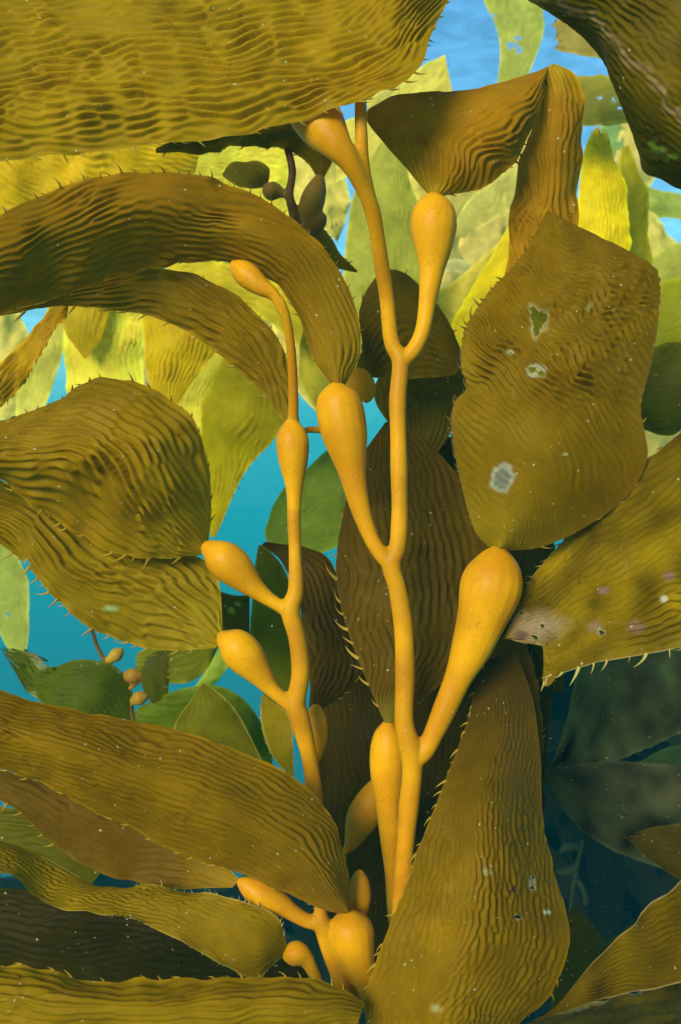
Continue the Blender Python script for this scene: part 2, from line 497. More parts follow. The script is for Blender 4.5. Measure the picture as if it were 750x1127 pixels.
def frond(name, curves, d, label, mats, group=None, voxel=0.0010, cat='kelp', base=None, kid='float'):
    """stipes and floats grown as one smooth skin, then cut into the stipe and each float.
    curves: (kind, [(x, y, r, dd)...]); kind 'stipe' or 'float'; pixel radii; dd = depth offset"""
    tv, tf = [], []
    samples = []
    n0 = 0
    fl = 0
    for kind, pts in curves:
        a = np.array([(p[0], p[1], d + (p[3] if len(p) > 3 else 0), p[2]) for p in pts], float)
        n = max(10, int(np.linalg.norm(np.diff(a[:, :2], axis=0), axis=1).sum() / 2.5))
        # px-space spline, radius along
        s4 = catmull(np.c_[a[:, 0], a[:, 1], a[:, 2] * F_PX, a[:, 3]], n)
        w = P(np.c_[s4[:, 0], s4[:, 1], s4[:, 2] / F_PX])
        r = s4[:, 3] / F_PX * (s4[:, 2] / F_PX)
        r = r * (1 + 0.03 * np.sin(np.arange(n) * 0.21 + fl))
        tan = np.gradient(w, axis=0); tan /= np.linalg.norm(tan, axis=1, keepdims=True)
        up = np.array([0.0, 1.0, 0.05])
        x = np.cross(tan, up); x /= np.linalg.norm(x, axis=1, keepdims=True)
        y = np.cross(tan, x)
        k = 16
        ang = np.linspace(0, 2 * np.pi, k, endpoint=False)
        ring = w[:, None] + r[:, None, None] * (x[:, None] * np.cos(ang)[None, :, None] + y[:, None] * np.sin(ang)[None, :, None])
        tv.append(ring.reshape(-1, 3))
        tv.append(np.stack([w[0] - tan[0] * r[0] * 0.5, w[-1] + tan[-1] * r[-1] * 0.5]))
        i = np.arange(n * k).reshape(n, k) + n0
        j = np.roll(i, -1, 1)
        quads = np.stack([i[:-1], j[:-1], j[1:], i[1:]], -1).reshape(-1, 4)
        tf += [tuple(q) for q in quads]
        c0, c1 = n0 + n * k, n0 + n * k + 1
        for q in range(k):
            tf.append((i[0, (q + 1) % k], i[0, q], c0))
            tf.append((i[-1, q], i[-1, (q + 1) % k], c1))
        n0 += n * k + 2
        part = -1
        if kind == 'float':
            part = fl; fl += 1
        samples.append((w, r, np.full(n, part)))
    tv = np.vstack(tv)
    me = bpy.data.meshes.new('tmp')
    me.from_pydata(tv.tolist(), [], [tuple(int(q) for q in f) for f in tf])
    tmp = bpy.data.objects.new('tmp', me)
    COL.objects.link(tmp)
    md = tmp.modifiers.new('r', 'REMESH'); md.mode = 'VOXEL'; md.voxel_size = voxel; md.use_smooth_shade = True
    ms = tmp.modifiers.new('s', 'SMOOTH'); ms.factor = 0.5; ms.iterations = 9
    dg = bpy.context.evaluated_depsgraph_get()
    ev = tmp.evaluated_get(dg).to_mesh()
    nv = len(ev.vertices)
    v = np.empty(nv * 3, np.float32); ev.vertices.foreach_get('co', v); v = v.reshape(-1, 3).astype(float)
    nf = len(ev.polygons)
    tot = np.empty(nf, np.int32); ev.polygons.foreach_get('loop_total', tot)
    li = np.empty(len(ev.loops), np.int32); ev.loops.foreach_get('vertex_index', li)
    f = li.reshape(-1, 4) if (tot == 4).all() else None
    if f is None:
        st = np.empty(nf, np.int32); ev.polygons.foreach_get('loop_start', st)
        f = np.array([[li[s], li[s + 1], li[s + 2], li[s + (3 if t > 3 else 2)]] for s, t in zip(st, tot)])
    bpy.data.objects.remove(tmp, do_unlink=True)
    W = np.vstack([s[0] for s in samples]); Rr = np.concatenate([s[1] for s in samples]); Pt = np.concatenate([s[2] for s in samples])
    fc = v[f].mean(1)
    part = np.empty(nf, int)
    for a in range(0, nf, 20000):
        dd = np.linalg.norm(fc[a:a + 20000, None] - W[None], axis=2) - Rr[None]
        part[a:a + 20000] = Pt[np.argmin(dd, 1)]
    b = P(np.array([[base[0], base[1], d]]))[0] if base else W[0]
    root = empty(name, b)
    root['_base'] = [float(q) for q in b]
    tag(root, label, cat, group)
    for pid in sorted(set(part.tolist())):
        sel = f[part == pid]
        used, inv = np.unique(sel, return_inverse=True)
        mesh_obj('stipe' if pid < 0 else kid, v[used], inv.reshape(sel.shape), mats[0] if pid < 0 else mats[1], root)
    return root

# ------------------------------------------------------------------ the setting: seabed far below, water all round
def seabed():
    n = 60
    g = np.linspace(-1, 1, n)
    gx = np.sign(g) * np.abs(g) ** 2 * 160
    X, Y = np.meshgrid(gx, gx)
    Z = 0.25 * np.sin(X * 0.7 + 1) * np.cos(Y * 0.5) - 8 + rng.standard_normal(X.shape) * 0.10
    i = np.arange(n * n).reshape(n, n)
    q = np.stack([i[:-1, :-1], i[:-1, 1:], i[1:, 1:], i[1:, :-1]], -1).reshape(-1, 4)
    o = mesh_obj('seabed', np.stack([X, Y, Z], -1).reshape(-1, 3), q, plain('dark_rock', (0.06, 0.06, 0.05), 0.9))
    o['kind'] = 'structure'
seabed()

OCHRE = (0.300, 0.185, 0.007)
AMBER = (0.370, 0.205, 0.006)
OLIVE = (0.215, 0.155, 0.008)
BROWN = (0.120, 0.078, 0.006)
DARK = (0.085, 0.066, 0.005)
YELLOW = (0.84, 0.76, 0.06)  # raised so the base colour carries the backlit glow
YGREEN = (0.45, 0.46, 0.035)
PALE = (0.40, 0.50, 0.10)
GREEN = (0.12, 0.18, 0.02)
GOLD = (0.55, 0.32, 0.008)
RIM = (0.60, 0.46, 0.07)

# ------------------------------------------------------------------ the tall frond in the middle
A = frond('kelp_frond', [
    ('stipe', [(438, 1060, 9.5), (440, 1020, 10), (444, 960, 10), (449, 900, 11), (454, 850, 12), (452, 825, 12.5), (445, 795, 11), (446, 740, 11),
               (444, 690, 11), (438, 650, 10), (431, 622, 11), (438, 600, 9.5), (440, 560, 9.5), (439, 500, 9.5), (438, 440, 9.5),
               (441, 398, 10), (431, 376, 8.5), (426, 330, 8.5, -.004), (420, 290, 8.5, -.012), (412, 240, 9, -.026), (404, 215, 9, -.033)]),
    ('float', [(406, 222, 8.5, -.031), (399, 205, 9, -.036), (386, 180, 12, -.043), (371, 160, 18, -.045), (356, 140, 25, -.041), (341, 118, 28, -.033), (330, 98, 22, -.026), (325, 88, 8, -.024)]),
    ('stipe', [(396, 60, 7, -.045), (397, 100, 7, -.045), (398, 150, 7, -.044), (402, 190, 7, -.038), (408, 225, 8, -.03), (412, 245, 8, -.025)]),
    ('float', [(442, 398, 9), (455, 386, 9), (465, 365, 9), (471, 330, 10), (475, 300, 14), (477, 275, 21), (477, 250, 25.5), (478, 230, 23), (479, 218, 14), (480, 213, 5)]),
    ('float', [(431, 622, 9), (420, 610, 9), (410, 595, 9), (400, 570, 10), (392, 540, 13), (386, 510, 18), (380, 480, 24.5), (375, 455, 27.5), (372, 437, 24), (371, 427, 14), (371, 421, 5)]),
    ('float', [(455, 836, 11), (468, 826, 11), (480, 802, 11.5), (492, 775, 13.5), (505, 745, 16), (518, 715, 21.5), (530, 682, 28.5), (540, 648, 33.5), (545, 626, 30), (547, 611, 19), (548, 602, 7)]),
    ('float', [(440, 1050, 8, .032), (434, 1000, 8, .032), (432, 960, 9, .032), (430, 920, 12, .032), (428, 885, 15.5, .032), (427, 850, 19, .032), (427, 825, 20, .032), (428, 806, 16, .032), (428, 794, 6, .032)]),
    ('float', [(404, 442, 5, .05), (403, 434, 12, .05), (399, 425, 15, .05), (393, 414, 13, .05), (388, 406, 5, .05)]),
], 0.55, 'tall central frond with a golden forked stem and large teardrop floats', (M_STIPE, M_FLOAT), base=(438, 1060))

blade('blade', [[
    [(380, 425, .556), (396, 385, .55), (388, 325, .54), (350, 265, .53), (290, 222, .52), (225, 198, .51), (155, 190, .50), (95, 196, .49), (40, 215, .48), (-60, 270, .46)],
    [(372, 424, .546), (362, 370, .54), (335, 305, .528), (285, 260, .516), (225, 240, .508), (160, 232, .50), (100, 245, .49), (40, 270, .478), (-60, 320, .455)],
    [(364, 422, .556), (345, 395, .55), (325, 345, .545), (298, 308, .54), (245, 290, .535), (190, 291, .535), (140, 297, .53), (80, 322, .51), (20, 340, .50), (-60, 365, .47)]]],
    (0.27, 0.150, 0.006), A, ext='end', amp=.75, hue=(0.3, AMBER), scale=.85,
    spines=[dict(edge=0, step=15, len=8, kind='brown'), dict(edge=1, step=20, len=9, kind='gold')])['label'] = 'long brown blade arching over to the left'
blade('blade', [[
    [(486, 216, .552), (532, 207, .552), (565, 180, .553), (583, 150, .555), (596, 110, .56), (601, 82, .564)],
    [(478, 214, .55), (508, 175, .538), (545, 140, .54), (575, 108, .55), (602, 78, .562)],
    [(470, 213, .556), (425, 160, .555), (405, 124, .56)][::1] + [(470, 104, .57), (540, 93, .57), (603, 73, .572)]],
    [[(602, 74, .574), (585, 140, .578), (568, 200, .582), (560, 250, .588), (554, 310, .592)],
     [(608, 71, .566), (620, 100, .566), (618, 150, .566), (606, 200, .57), (600, 250, .576), (594, 310, .58)],
     [(611, 70, .574), (630, 82, .574), (640, 110, .574), (642, 160, .576), (638, 230, .58), (631, 310, .586)]]],
    (0.33, 0.185, 0.006), A, amp=.95, tex='A', hue=(0.2, GOLD), spines=[dict(edge=0, step=11, len=10, kind='brown')])
blade('blade', [[
    [(543, 607, .556), (524, 586, .55), (515, 560, .548), (505, 520, .545), (497, 470, .54), (501, 442, .54), (514, 427, .54), (508, 405, .54), (508, 385, .54), (516, 355, .545), (540, 320, .55), (575, 280, .56), (600, 236, .57)],
    [(549, 606, .546), (575, 560, .525), (600, 500, .512), (612, 440, .51), (618, 380, .515), (622, 320, .53), (618, 270, .55), (606, 234, .57)],
    [(556, 607, .556), (600, 601, .55), (650, 577, .545), (690, 547, .54), (712, 510, .54), (711, 478, .54), (706, 445, .54), (717, 400, .545), (725, 350, .55), (726, 315, .555), (721, 296, .558), (700, 281, .562), (670, 265, .566), (635, 248, .57), (608, 234, .572)]]],
    (0.215, 0.140, 0.007), A, amp=2.1, tex='A', ang=.95, scale=.85, hue=(.25, (0.42, 0.26, .008)),
    wave=.25, amp_prof=[(0, .1), (.35, .12), (.55, .8), (1, 1)], rim=(0.26, .12, .03),
    spots=[(553, 526, 15, 18, (.46, .42, .25), .3), (553, 527, 11, 14, (.22, .20, .13), .3), (590, 408, 12, 9, (.45, .40, .22), .3), (562, 388, 5, 4, (.5, .45, .2), .5),
           (622, 500, 5, 2, (.45, .4, .15), .5), (648, 338, 5, 5, (.35, .33, .06), .6), (593, 362, 14, 5, (.42, .36, .12), .6)],
    holes=[(593, 351, 9, 13), (586, 407, 5, 4), (596, 411, 4, 4)],
    spines=[dict(edge=0, step=9, len=9, kind='brown'), dict(edge=1, step=18, len=8, kind='gold', end=.5)])['label'] = 'broad blade with a pale round scar and a small hole'
blade('blade', [[
    [(424, 796, .562), (405, 752, .575), (385, 700, .59), (372, 650, .60), (372, 600, .61), (384, 540, .62), (405, 490, .63), (424, 465, .635)],
    [(432, 796, .562), (470, 766, .575), (505, 735, .59), (530, 690, .60), (540, 640, .61), (536, 590, .62), (515, 540, .63), (488, 500, .635), (450, 476, .64), (428, 464, .64)]]],
    (0.105, 0.068, 0.005), A, amp=.7, bulge=.10, rim=(.17, .11, .01), hue=(.12, OLIVE),
    spines=[dict(edge=0, step=15, len=13, kind='gold', end=.7), dict(edge=1, step=10, len=9, kind='gold', end=.45)])
blade('blade', [[
    [(389, 412, .60), (399, 380, .60), (395, 340, .605), (409, 312, .61), (434, 294, .615), (462, 312, .62), (492, 350, .62), (506, 380, .62)],
    [(396, 414, .60), (430, 417, .60), (470, 416, .61), (500, 412, .615), (510, 398, .62)]]],
    (0.115, 0.088, 0.008), A, amp=.95, bulge=.08, res=2.3, hue=(.2, OLIVE), spines=[dict(edge=0, step=14, len=7, kind='brown')])

# ------------------------------------------------------------------ the thinner frond to its left
B = frond('kelp_frond', [
    ('stipe', [(356, 960, 8), (350, 905, 8), (346, 870, 8.5), (340, 830, 9.5), (330, 790, 11), (326, 775, 11), (331, 740, 10.5), (328, 705, 10),
               (320, 672, 11), (326, 650, 9), (325, 610, 7.5), (324, 575, 7.5), (324, 550, 8)]),
    ('float', [(324, 560, 8), (324, 545, 8.5), (324, 530, 11), (323, 505, 17.5), (322, 485, 18.5), (321, 471, 13), (320, 462, 5)]),
    ('float', [(321, 674, 8), (305, 665, 7.5), (290, 655, 9.5), (275, 642, 14.5), (258, 625, 20.5), (243, 613, 20), (231, 604, 12), (222, 599, 5)]),
    ('float', [(327, 782, 8), (312, 770, 8), (298, 757, 9.5), (285, 740, 15), (270, 722, 21), (258, 710, 20.5), (247, 702, 12), (242, 697, 5)]),
    ('stipe', [(308, 330, 6, -.034), (316, 352, 5.5, -.03), (321, 390, 5.5, -.02), (323, 430, 6, -.01), (323, 470, 6, .0), (323, 500, 6, .0)]),
    ('float', [(255, 289, 4, -.03), (264, 296, 12, -.03), (275, 305, 14.5, -.032), (290, 317, 10, -.034), (302, 325, 6.5, -.034), (314, 346, 6, -.031)]),
    ('float', [(340, 880, 5, .03), (341, 850, 6, .03), (345, 825, 12, .03), (348, 805, 14, .03), (348, 788, 12, .03), (348, 776, 5, .03)]),
    ('stipe', [(328, 478, 4, .01), (340, 473, 4, .015), (358, 474, 4, .02)]),
], 0.56, 'slender golden frond with small oval floats beside the tall forked frond', (M_STIPE, M_FLOAT), base=(356, 960))
blade('blade', [[
    [(330, 466, .566), (326, 425, .565), (306, 372, .56), (264, 328, .555), (215, 302, .55), (160, 293, .54), (100, 305, .535), (50, 327, .525), (0, 345, .52)],
    [(312, 464, .566), (286, 430, .565), (262, 408, .56), (225, 378, .555), (190, 356, .55), (140, 343, .545), (80, 338, .535), (30, 342, .525), (0, 348, .52)]]],
    (0.24, 0.150, 0.007), B, amp=1.35, bulge=.12, hue=(.2, OCHRE), spines=[dict(edge=1, step=22, len=12, kind='gold'), dict(edge=0, step=16, len=7, kind='brown', end=.5)])
blade('blade', [[
    [(229, 600, .566), (233, 560, .56), (228, 502, .555), (205, 455, .55), (170, 426, .55), (135, 417, .545), (95, 425, .54), (60, 440, .535), (30, 455, .53), (0, 463, .525), (-60, 472, .52)],
    [(222, 602, .558), (195, 555, .53), (165, 520, .515), (130, 500, .51), (95, 495, .505), (60, 495, .505), (25, 497, .505), (-60, 492, .505)],
    [(222, 611, .566), (190, 614, .56), (150, 613, .555), (110, 601, .55), (70, 579, .545), (40, 556, .54), (15, 540, .535), (-10, 524, .53), (-60, 512, .52)]]],
    (0.29, 0.185, 0.007), B, ext='end', amp=1.9, scale=1.3, hue=(.3, (0.5, .30, .008)),
    spines=[dict(edge=0, step=16, len=9, kind='brown'), dict(edge=1, step=13, len=13, kind='gold', end=.6)])['label'] = 'strongly furrowed blade bulging towards the left'
blade('blade', [[
    [(246, 698, .57), (241, 650, .575), (225, 612, .58), (180, 592, .58), (120, 580, .575), (60, 556, .57), (0, 530, .565), (-50, 515, .56)],
    [(238, 713, .57), (200, 717, .57), (150, 713, .57), (110, 696, .565), (70, 666, .56), (40, 634, .56), (10, 606, .555), (-50, 570, .55)]]],
    (0.26, 0.180, 0.008), B, ext='end', amp=1.6, bulge=.15, scale=1.15, hue=(.25, (0.42, .27, .008)), holes=[(30, 620, 3, 4)],
    spots=[(122, 670, 11, 4, (.36, .40, .12), .4)],
    spines=[dict(edge=1, step=13, len=11, kind='gold')])
blade('blade', [[
    [(345, 782, .592), (336, 700, .61), (326, 650, .62), (308, 616, .63), (288, 600, .635)],
    [(352, 782, .592), (388, 757, .61), (402, 720, .62), (378, 660, .63), (372, 620, .635), (340, 606, .64), (292, 597, .64)]]],
    (0.075, 0.050, 0.005), B, amp=.6, bulge=.1, spines=[dict(edge=1, step=14, len=10, kind='gold', end=.6)])

# ------------------------------------------------------------------ the low frond whose blades sweep left along the bottom
E = frond('kelp_frond', [
    ('stipe', [(352, 995, 6), (355, 1018, 9), (362, 1045, 9), (375, 1080, 9), (388, 1130, 9), (396, 1180, 9)]),
    ('float', [(262, 969, 4), (271, 974, 10), (287, 984, 15.5), (305, 993, 14), (322, 1004, 9.5), (338, 1013, 8), (354, 1016, 8)]),
    ('float', [(386, 1003, 6), (386, 1011, 19), (387, 1025, 25), (391, 1045, 23), (399, 1070, 15.5), (407, 1095, 11), (412, 1130, 9), (400, 1180, 8)]),
    ('float', [(312, 1051, 6), (320, 1050, 12), (329, 1050, 13.5), (338, 1057, 9), (345, 1070, 7), (356, 1090, 6), (376, 1100, 6)]),
    ('float', [(396, 958, 4, .02), (396, 970, 11, .02), (396, 986, 13.5, .02), (394, 1002, 11, .02), (391, 1020, 8, .02), (390, 1060, 7, .02), (392, 1100, 7, .01)]),
    ('float', [(379, 939, 3, .07), (387, 928, 9, .075), (397, 905, 17, .08), (408, 885, 18, .08), (421, 868, 15, .085), (438, 862, 9, .09), (446, 890, 7, .09), (438, 1000, 7, .07), (420, 1120, 7, .02)]),
], 0.53, 'low golden frond of clustered floats with blades sweeping left', (M_STIPE, M_FLOAT), base=(396, 1180))
blade('blade', [[
    [(388, 1004, .532), (380, 945, .525), (358, 888, .52), (330, 860, .515), (290, 838, .51), (225, 813, .505), (160, 797, .50), (95, 785, .495), (45, 773, .492), (0, 759, .49), (-60, 745, .485)],
    [(384, 1004, .525), (352, 960, .505), (310, 928, .492), (255, 900, .482), (190, 870, .475), (120, 845, .468), (60, 825, .462), (0, 808, .458), (-60, 795, .45)],
    [(378, 1007, .532), (350, 999, .525), (310, 981, .52), (250, 956, .515), (170, 926, .51), (100, 891, .505), (50, 867, .50), (0, 848, .495), (-60, 830, .49)]]],
    (0.25, 0.152, 0.006), E, ext='end', wave=.5, amp=1.0, scale=.8, hue=(.22, (.33, .17, .008)),
    spines=[dict(edge=1, step=16, len=9, kind='gold'), dict(edge=0, step=40, len=8, kind='brown')])['label'] = 'large brown blade sweeping left across the others'
blade('blade', [[
    [(264, 968, .535), (235, 935, .545), (180, 905, .55), (100, 880, .55), (0, 845, .55), (-60, 830, .55)],
    [(256, 977, .535), (220, 981, .54), (180, 974, .545), (130, 966, .545), (95, 955, .545), (60, 927, .545), (20, 893, .545), (-60, 850, .545)]]],
    (0.135, 0.080, 0.006), E, ext='end', amp=.5, bulge=.1, hue=(.2, AMBER), spines=[dict(edge=1, step=18, len=9, kind='gold', start=.4)])
blade('blade', [[
    [(318, 1044, .53), (312, 1016, .525), (290, 1001, .52), (240, 986, .52), (190, 977, .525), (140, 974, .53), (95, 966, .53), (55, 950, .535), (0, 925, .54)],
    [(316, 1050, .53), (298, 1073, .515), (262, 1073, .51), (235, 1056, .508), (200, 1036, .505), (150, 1013, .505), (110, 1005, .505), (60, 999, .505), (36, 978, .505), (0, 960, .505), (-40, 952, .505)]]],
    (0.27, 0.185, 0.010), E, amp=.5, tex='B', scale=.6, bulge=.08, rim=RIM, spines=[dict(edge=0, step=8, len=6, kind='pale', end=.6), dict(edge=1, step=8, len=4, kind='pale', end=.6)])

# ------------------------------------------------------------------ the dark little frond in the upper gap
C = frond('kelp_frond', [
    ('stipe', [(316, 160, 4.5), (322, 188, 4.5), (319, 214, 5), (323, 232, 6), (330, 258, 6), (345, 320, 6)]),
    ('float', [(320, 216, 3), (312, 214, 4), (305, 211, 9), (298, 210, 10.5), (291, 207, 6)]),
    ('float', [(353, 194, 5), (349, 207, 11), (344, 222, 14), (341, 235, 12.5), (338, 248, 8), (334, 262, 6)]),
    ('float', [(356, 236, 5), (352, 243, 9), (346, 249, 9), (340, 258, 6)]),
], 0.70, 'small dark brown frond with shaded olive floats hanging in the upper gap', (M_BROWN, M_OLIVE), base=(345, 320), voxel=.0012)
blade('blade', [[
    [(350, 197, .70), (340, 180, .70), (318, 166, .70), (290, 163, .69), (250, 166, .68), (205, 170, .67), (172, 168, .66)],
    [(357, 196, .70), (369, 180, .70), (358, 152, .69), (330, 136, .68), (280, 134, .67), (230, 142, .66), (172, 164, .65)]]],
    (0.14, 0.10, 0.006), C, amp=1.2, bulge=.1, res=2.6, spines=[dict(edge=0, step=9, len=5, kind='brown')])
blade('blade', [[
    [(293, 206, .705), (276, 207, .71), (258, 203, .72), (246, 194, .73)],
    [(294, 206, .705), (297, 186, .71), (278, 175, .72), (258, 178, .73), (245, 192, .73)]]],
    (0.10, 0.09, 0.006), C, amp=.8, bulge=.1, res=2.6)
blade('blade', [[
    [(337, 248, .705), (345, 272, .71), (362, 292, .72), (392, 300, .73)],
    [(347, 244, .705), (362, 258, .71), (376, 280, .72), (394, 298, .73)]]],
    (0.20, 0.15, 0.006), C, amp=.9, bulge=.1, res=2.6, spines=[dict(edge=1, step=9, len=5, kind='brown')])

# ------------------------------------------------------------------ lone big blades, named for fronds whose stems are out of view
blade('kelp_frond', [[
    [(-90, 196, .475), (0, 179, .48), (80, 171, .485), (180, 160, .49), (260, 150, .490), (340, 129, .4935), (415, 109, .492), (460, 78, .498), (474, 40, .51), (490, 8, .525), (512, -30, .54)],
    [(-90, 80, .482), (100, 80, .486), (250, 75, .496), (380, 50, .502), (435, 15, .505), (470, -40, .53)],
    [(-90, -90, .515), (150, -90, .52), (300, -100, .53), (420, -95, .54), (470, -90, .55)]]],
    (0.33, 0.22, 0.006), ext='start', amp=1.45, scale=.95, label='big ridged golden-brown blade hiding the top of the tall frond', rim=(.42, .27, .01),
    spines=[dict(edge=0, step=14, len=9, kind='gold')])
blade('kelp_frond', [[
    [(640, 12, .50), (664, 70, .50), (688, 112, .50), (698, 160, .49), (712, 190, .48), (757, 209, .47), (830, 216, .46)],
    [(572, -8, .47), (646, 26, .455), (672, 72, .445), (700, 110, .435), (750, 150, .425), (830, 195, .41)],
    [(620, -60, .44), (700, -20, .42), (760, 20, .41), (800, 60, .40), (860, 110, .39)],
    [(660, -110, .44), (740, -80, .43), (820, -40, .42), (880, 40, .42)]]],
    (0.125, 0.090, 0.007), ext='end', amp=.5, tex='B', label='dark worn blade folded along a crusted brown crest', mottle=.16, crest=(.36, .022, (.36, .20, .07)), rim=(.16, .10, .04),
    spots=[(725, 165, 14, 5, (.42, .38, .04), .5), (740, 172, 10, 4, (.42, .38, .04), .5), (718, 158, 6, 4, (.42, .38, .04), .5)])  # yellow-green spots: a lit patch put into the colour
blade('kelp_frond', [[
    [(830, 405, .50), (750, 478, .53), (705, 510, .55), (650, 560, .565), (605, 610, .57), (578, 650, .565), (560, 690, .555)],
    [(830, 560, .45), (750, 598, .475), (690, 630, .50), (640, 655, .525), (600, 682, .54), (560, 700, .55)],
    [(830, 698, .46), (750, 713, .48), (700, 722, .49), (650, 732, .505), (602, 743, .52), (598, 715, .53), (566, 705, .542)]]],
    (0.19, 0.130, 0.010), ext='start', amp=.8, tex='A', label='tattered olive blade with a torn pinkish end beside the largest float', mottle=.28, rim=(.52, .42, .16),
    ragged=5, spots=[(590, 690, 40, 24, (.40, .26, .13), .8), (700, 690, 14, 9, (.30, .15, .08), .7), (736, 634, 10, 7, (.32, .16, .09), .7), (655, 690, 12, 8, (.32, .18, .09), .7),
                     (665, 650, 8, 6, (.34, .17, .1), .6), (731, 659, 6, 5, (.62, .52, .3), .5), (575, 700, 12, 8, (.2, .1, .06), .6)],
    holes=[(662, 696, 4, 3), (597, 688, 3, 3), (575, 675, 4, 3), (588, 702, 5, 3)],
    spines=[dict(edge=1, step=20, len=15, kind='pale', start=.1, end=.8), dict(edge=0, step=12, len=9, kind='gold', start=.2)])
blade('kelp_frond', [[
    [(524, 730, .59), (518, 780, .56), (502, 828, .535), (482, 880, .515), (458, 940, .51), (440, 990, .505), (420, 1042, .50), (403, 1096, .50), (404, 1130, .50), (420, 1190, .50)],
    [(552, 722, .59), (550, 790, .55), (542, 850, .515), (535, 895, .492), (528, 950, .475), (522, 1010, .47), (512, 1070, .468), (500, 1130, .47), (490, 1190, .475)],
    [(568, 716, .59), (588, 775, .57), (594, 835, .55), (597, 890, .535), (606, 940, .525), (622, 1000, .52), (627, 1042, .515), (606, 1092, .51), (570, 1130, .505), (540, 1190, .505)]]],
    (0.245, 0.155, 0.006), ext='end', amp=.7, tex='B', scale=.85, label='broad upright blade covering the foot of the tall frond, pocked with holes', wave=.35, hue=(.5, (.06, .036, .004)), amp_prof=[(0, .5), (.4, 1), (.8, .8), (1, .6)],  # dark upper end: flash falloff put into the colour
    spots=[(565, 979, 6, 5, (.15, .07, .03), .5), (586, 972, 5, 9, (.4, .33, .15), .4), (480, 1110, 10, 6, (.45, .36, .1), .7), (536, 960, 5, 5, (.4, .34, .12), .5), (602, 1004, 5, 3, (.7, .65, .4), .4)],
    holes=[(586, 976, 3, 3), (587, 967, 2.5, 3), (570, 1010, 3, 3)],
    spines=[dict(edge=0, step=14, len=11, kind='gold'), dict(edge=1, step=16, len=9, kind='gold', start=.55)])
blade('kelp_frond', [[
    [(850, 905, .44), (750, 973, .47), (692, 1020, .485), (645, 1068, .495), (612, 1108, .50), (585, 1126, .50)],
    [(850, 990, .42), (750, 1040, .45), (690, 1072, .475), (640, 1098, .49), (580, 1128, .50)],
    [(850, 1058, .42), (760, 1079, .445), (700, 1093, .465), (640, 1107, .485), (574, 1129, .50)]],
    [[(850, 1058, .42), (760, 1079, .445), (700, 1093, .465), (640, 1107, .485), (574, 1129, .50)],
     [(850, 1120, .62), (760, 1135, .64), (700, 1145, .65), (640, 1150, .66), (574, 1160, .66)]]],
    (0.13, 0.088, 0.006), ext='start', amp=.45, scale=.6, label='slanting olive blade with a pale crusted fold, low beside the deep water', rim=(.50, .33, .13), rim_w=2, mottle=.22, ang=.25)
blade('kelp_frond', [[
    [(402, 1104, .485), (370, 1084, .48), (320, 1075, .475), (250, 1075, .47), (180, 1079, .465), (110, 1078, .46), (50, 1069, .455), (0, 1063, .45), (-60, 1058, .445)],
    [(396, 1120, .475), (340, 1112, .46), (250, 1112, .45), (150, 1115, .44), (50, 1110, .435), (-60, 1108, .43)],
    [(390, 1140, .48), (340, 1170, .475), (250, 1180, .47), (150, 1190, .465), (50, 1190, .46), (-60, 1190, .455)]]],
    (0.30, 0.20, 0.008), ext='end', amp=1.0, label='rippled golden blade lying lowest, under the swept blades', spines=[dict(edge=0, step=22, len=10, kind='gold')])
blade('kelp_frond', [[
    [(500, 920, .60), (512, 850, .60), (520, 780, .60), (540, 720, .60), (565, 690, .60)],
    [(592, 920, .62), (593, 870, .61), (597, 820, .61), (593, 765, .61), (578, 705, .61)]]],
    (0.085, 0.055, 0.005), amp=.4, bulge=.1, label='dark brown blade standing behind the largest float', spines=[dict(edge=1, step=10, len=6, kind='brown')])
blade('kelp_frond', [[
    [(448, 486, .66), (425, 462, .66), (412, 438, .66), (416, 418, .66), (440, 405, .67)],
    [(482, 497, .66), (500, 470, .66), (516, 432, .67), (508, 400, .67), (450, 402, .67)]]],
    (0.13, 0.105, 0.008), amp=1.1, bulge=.06, label='small dark furrowed blade tucked between the forked stem and the scarred blade', spines=[dict(edge=1, step=12, len=6, kind='brown')])
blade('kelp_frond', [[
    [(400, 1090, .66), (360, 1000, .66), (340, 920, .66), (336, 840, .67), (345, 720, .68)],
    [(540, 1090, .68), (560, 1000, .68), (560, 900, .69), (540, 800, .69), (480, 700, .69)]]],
    (0.060, 0.042, 0.005), amp=.45, bulge=.05, label='very dark filler blade behind the cluster of low floats')  # shade between the low floats carried by this sheet's colour
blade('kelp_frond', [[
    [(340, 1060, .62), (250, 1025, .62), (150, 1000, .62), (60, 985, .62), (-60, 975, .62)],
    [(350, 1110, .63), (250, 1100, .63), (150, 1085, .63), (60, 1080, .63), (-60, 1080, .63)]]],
    (0.034, 0.028, 0.004), amp=.5, bulge=.05, label='very dark filler blade in the gap above the lowest golden blade')  # near-black sheet filling the gap in place of shade
blade('kelp_frond', [[
    [(115, 955, .60), (90, 915, .60), (60, 900, .60), (20, 890, .60), (-60, 880, .60)],
    [(100, 975, .60), (60, 985, .60), (20, 965, .60), (-60, 950, .60)]]],
    (0.11, 0.11, 0.010), amp=.5, bulge=.08, label='dark green blade showing beneath the large sweeping brown blade', spines=[dict(edge=0, step=16, len=9, kind='gold')])

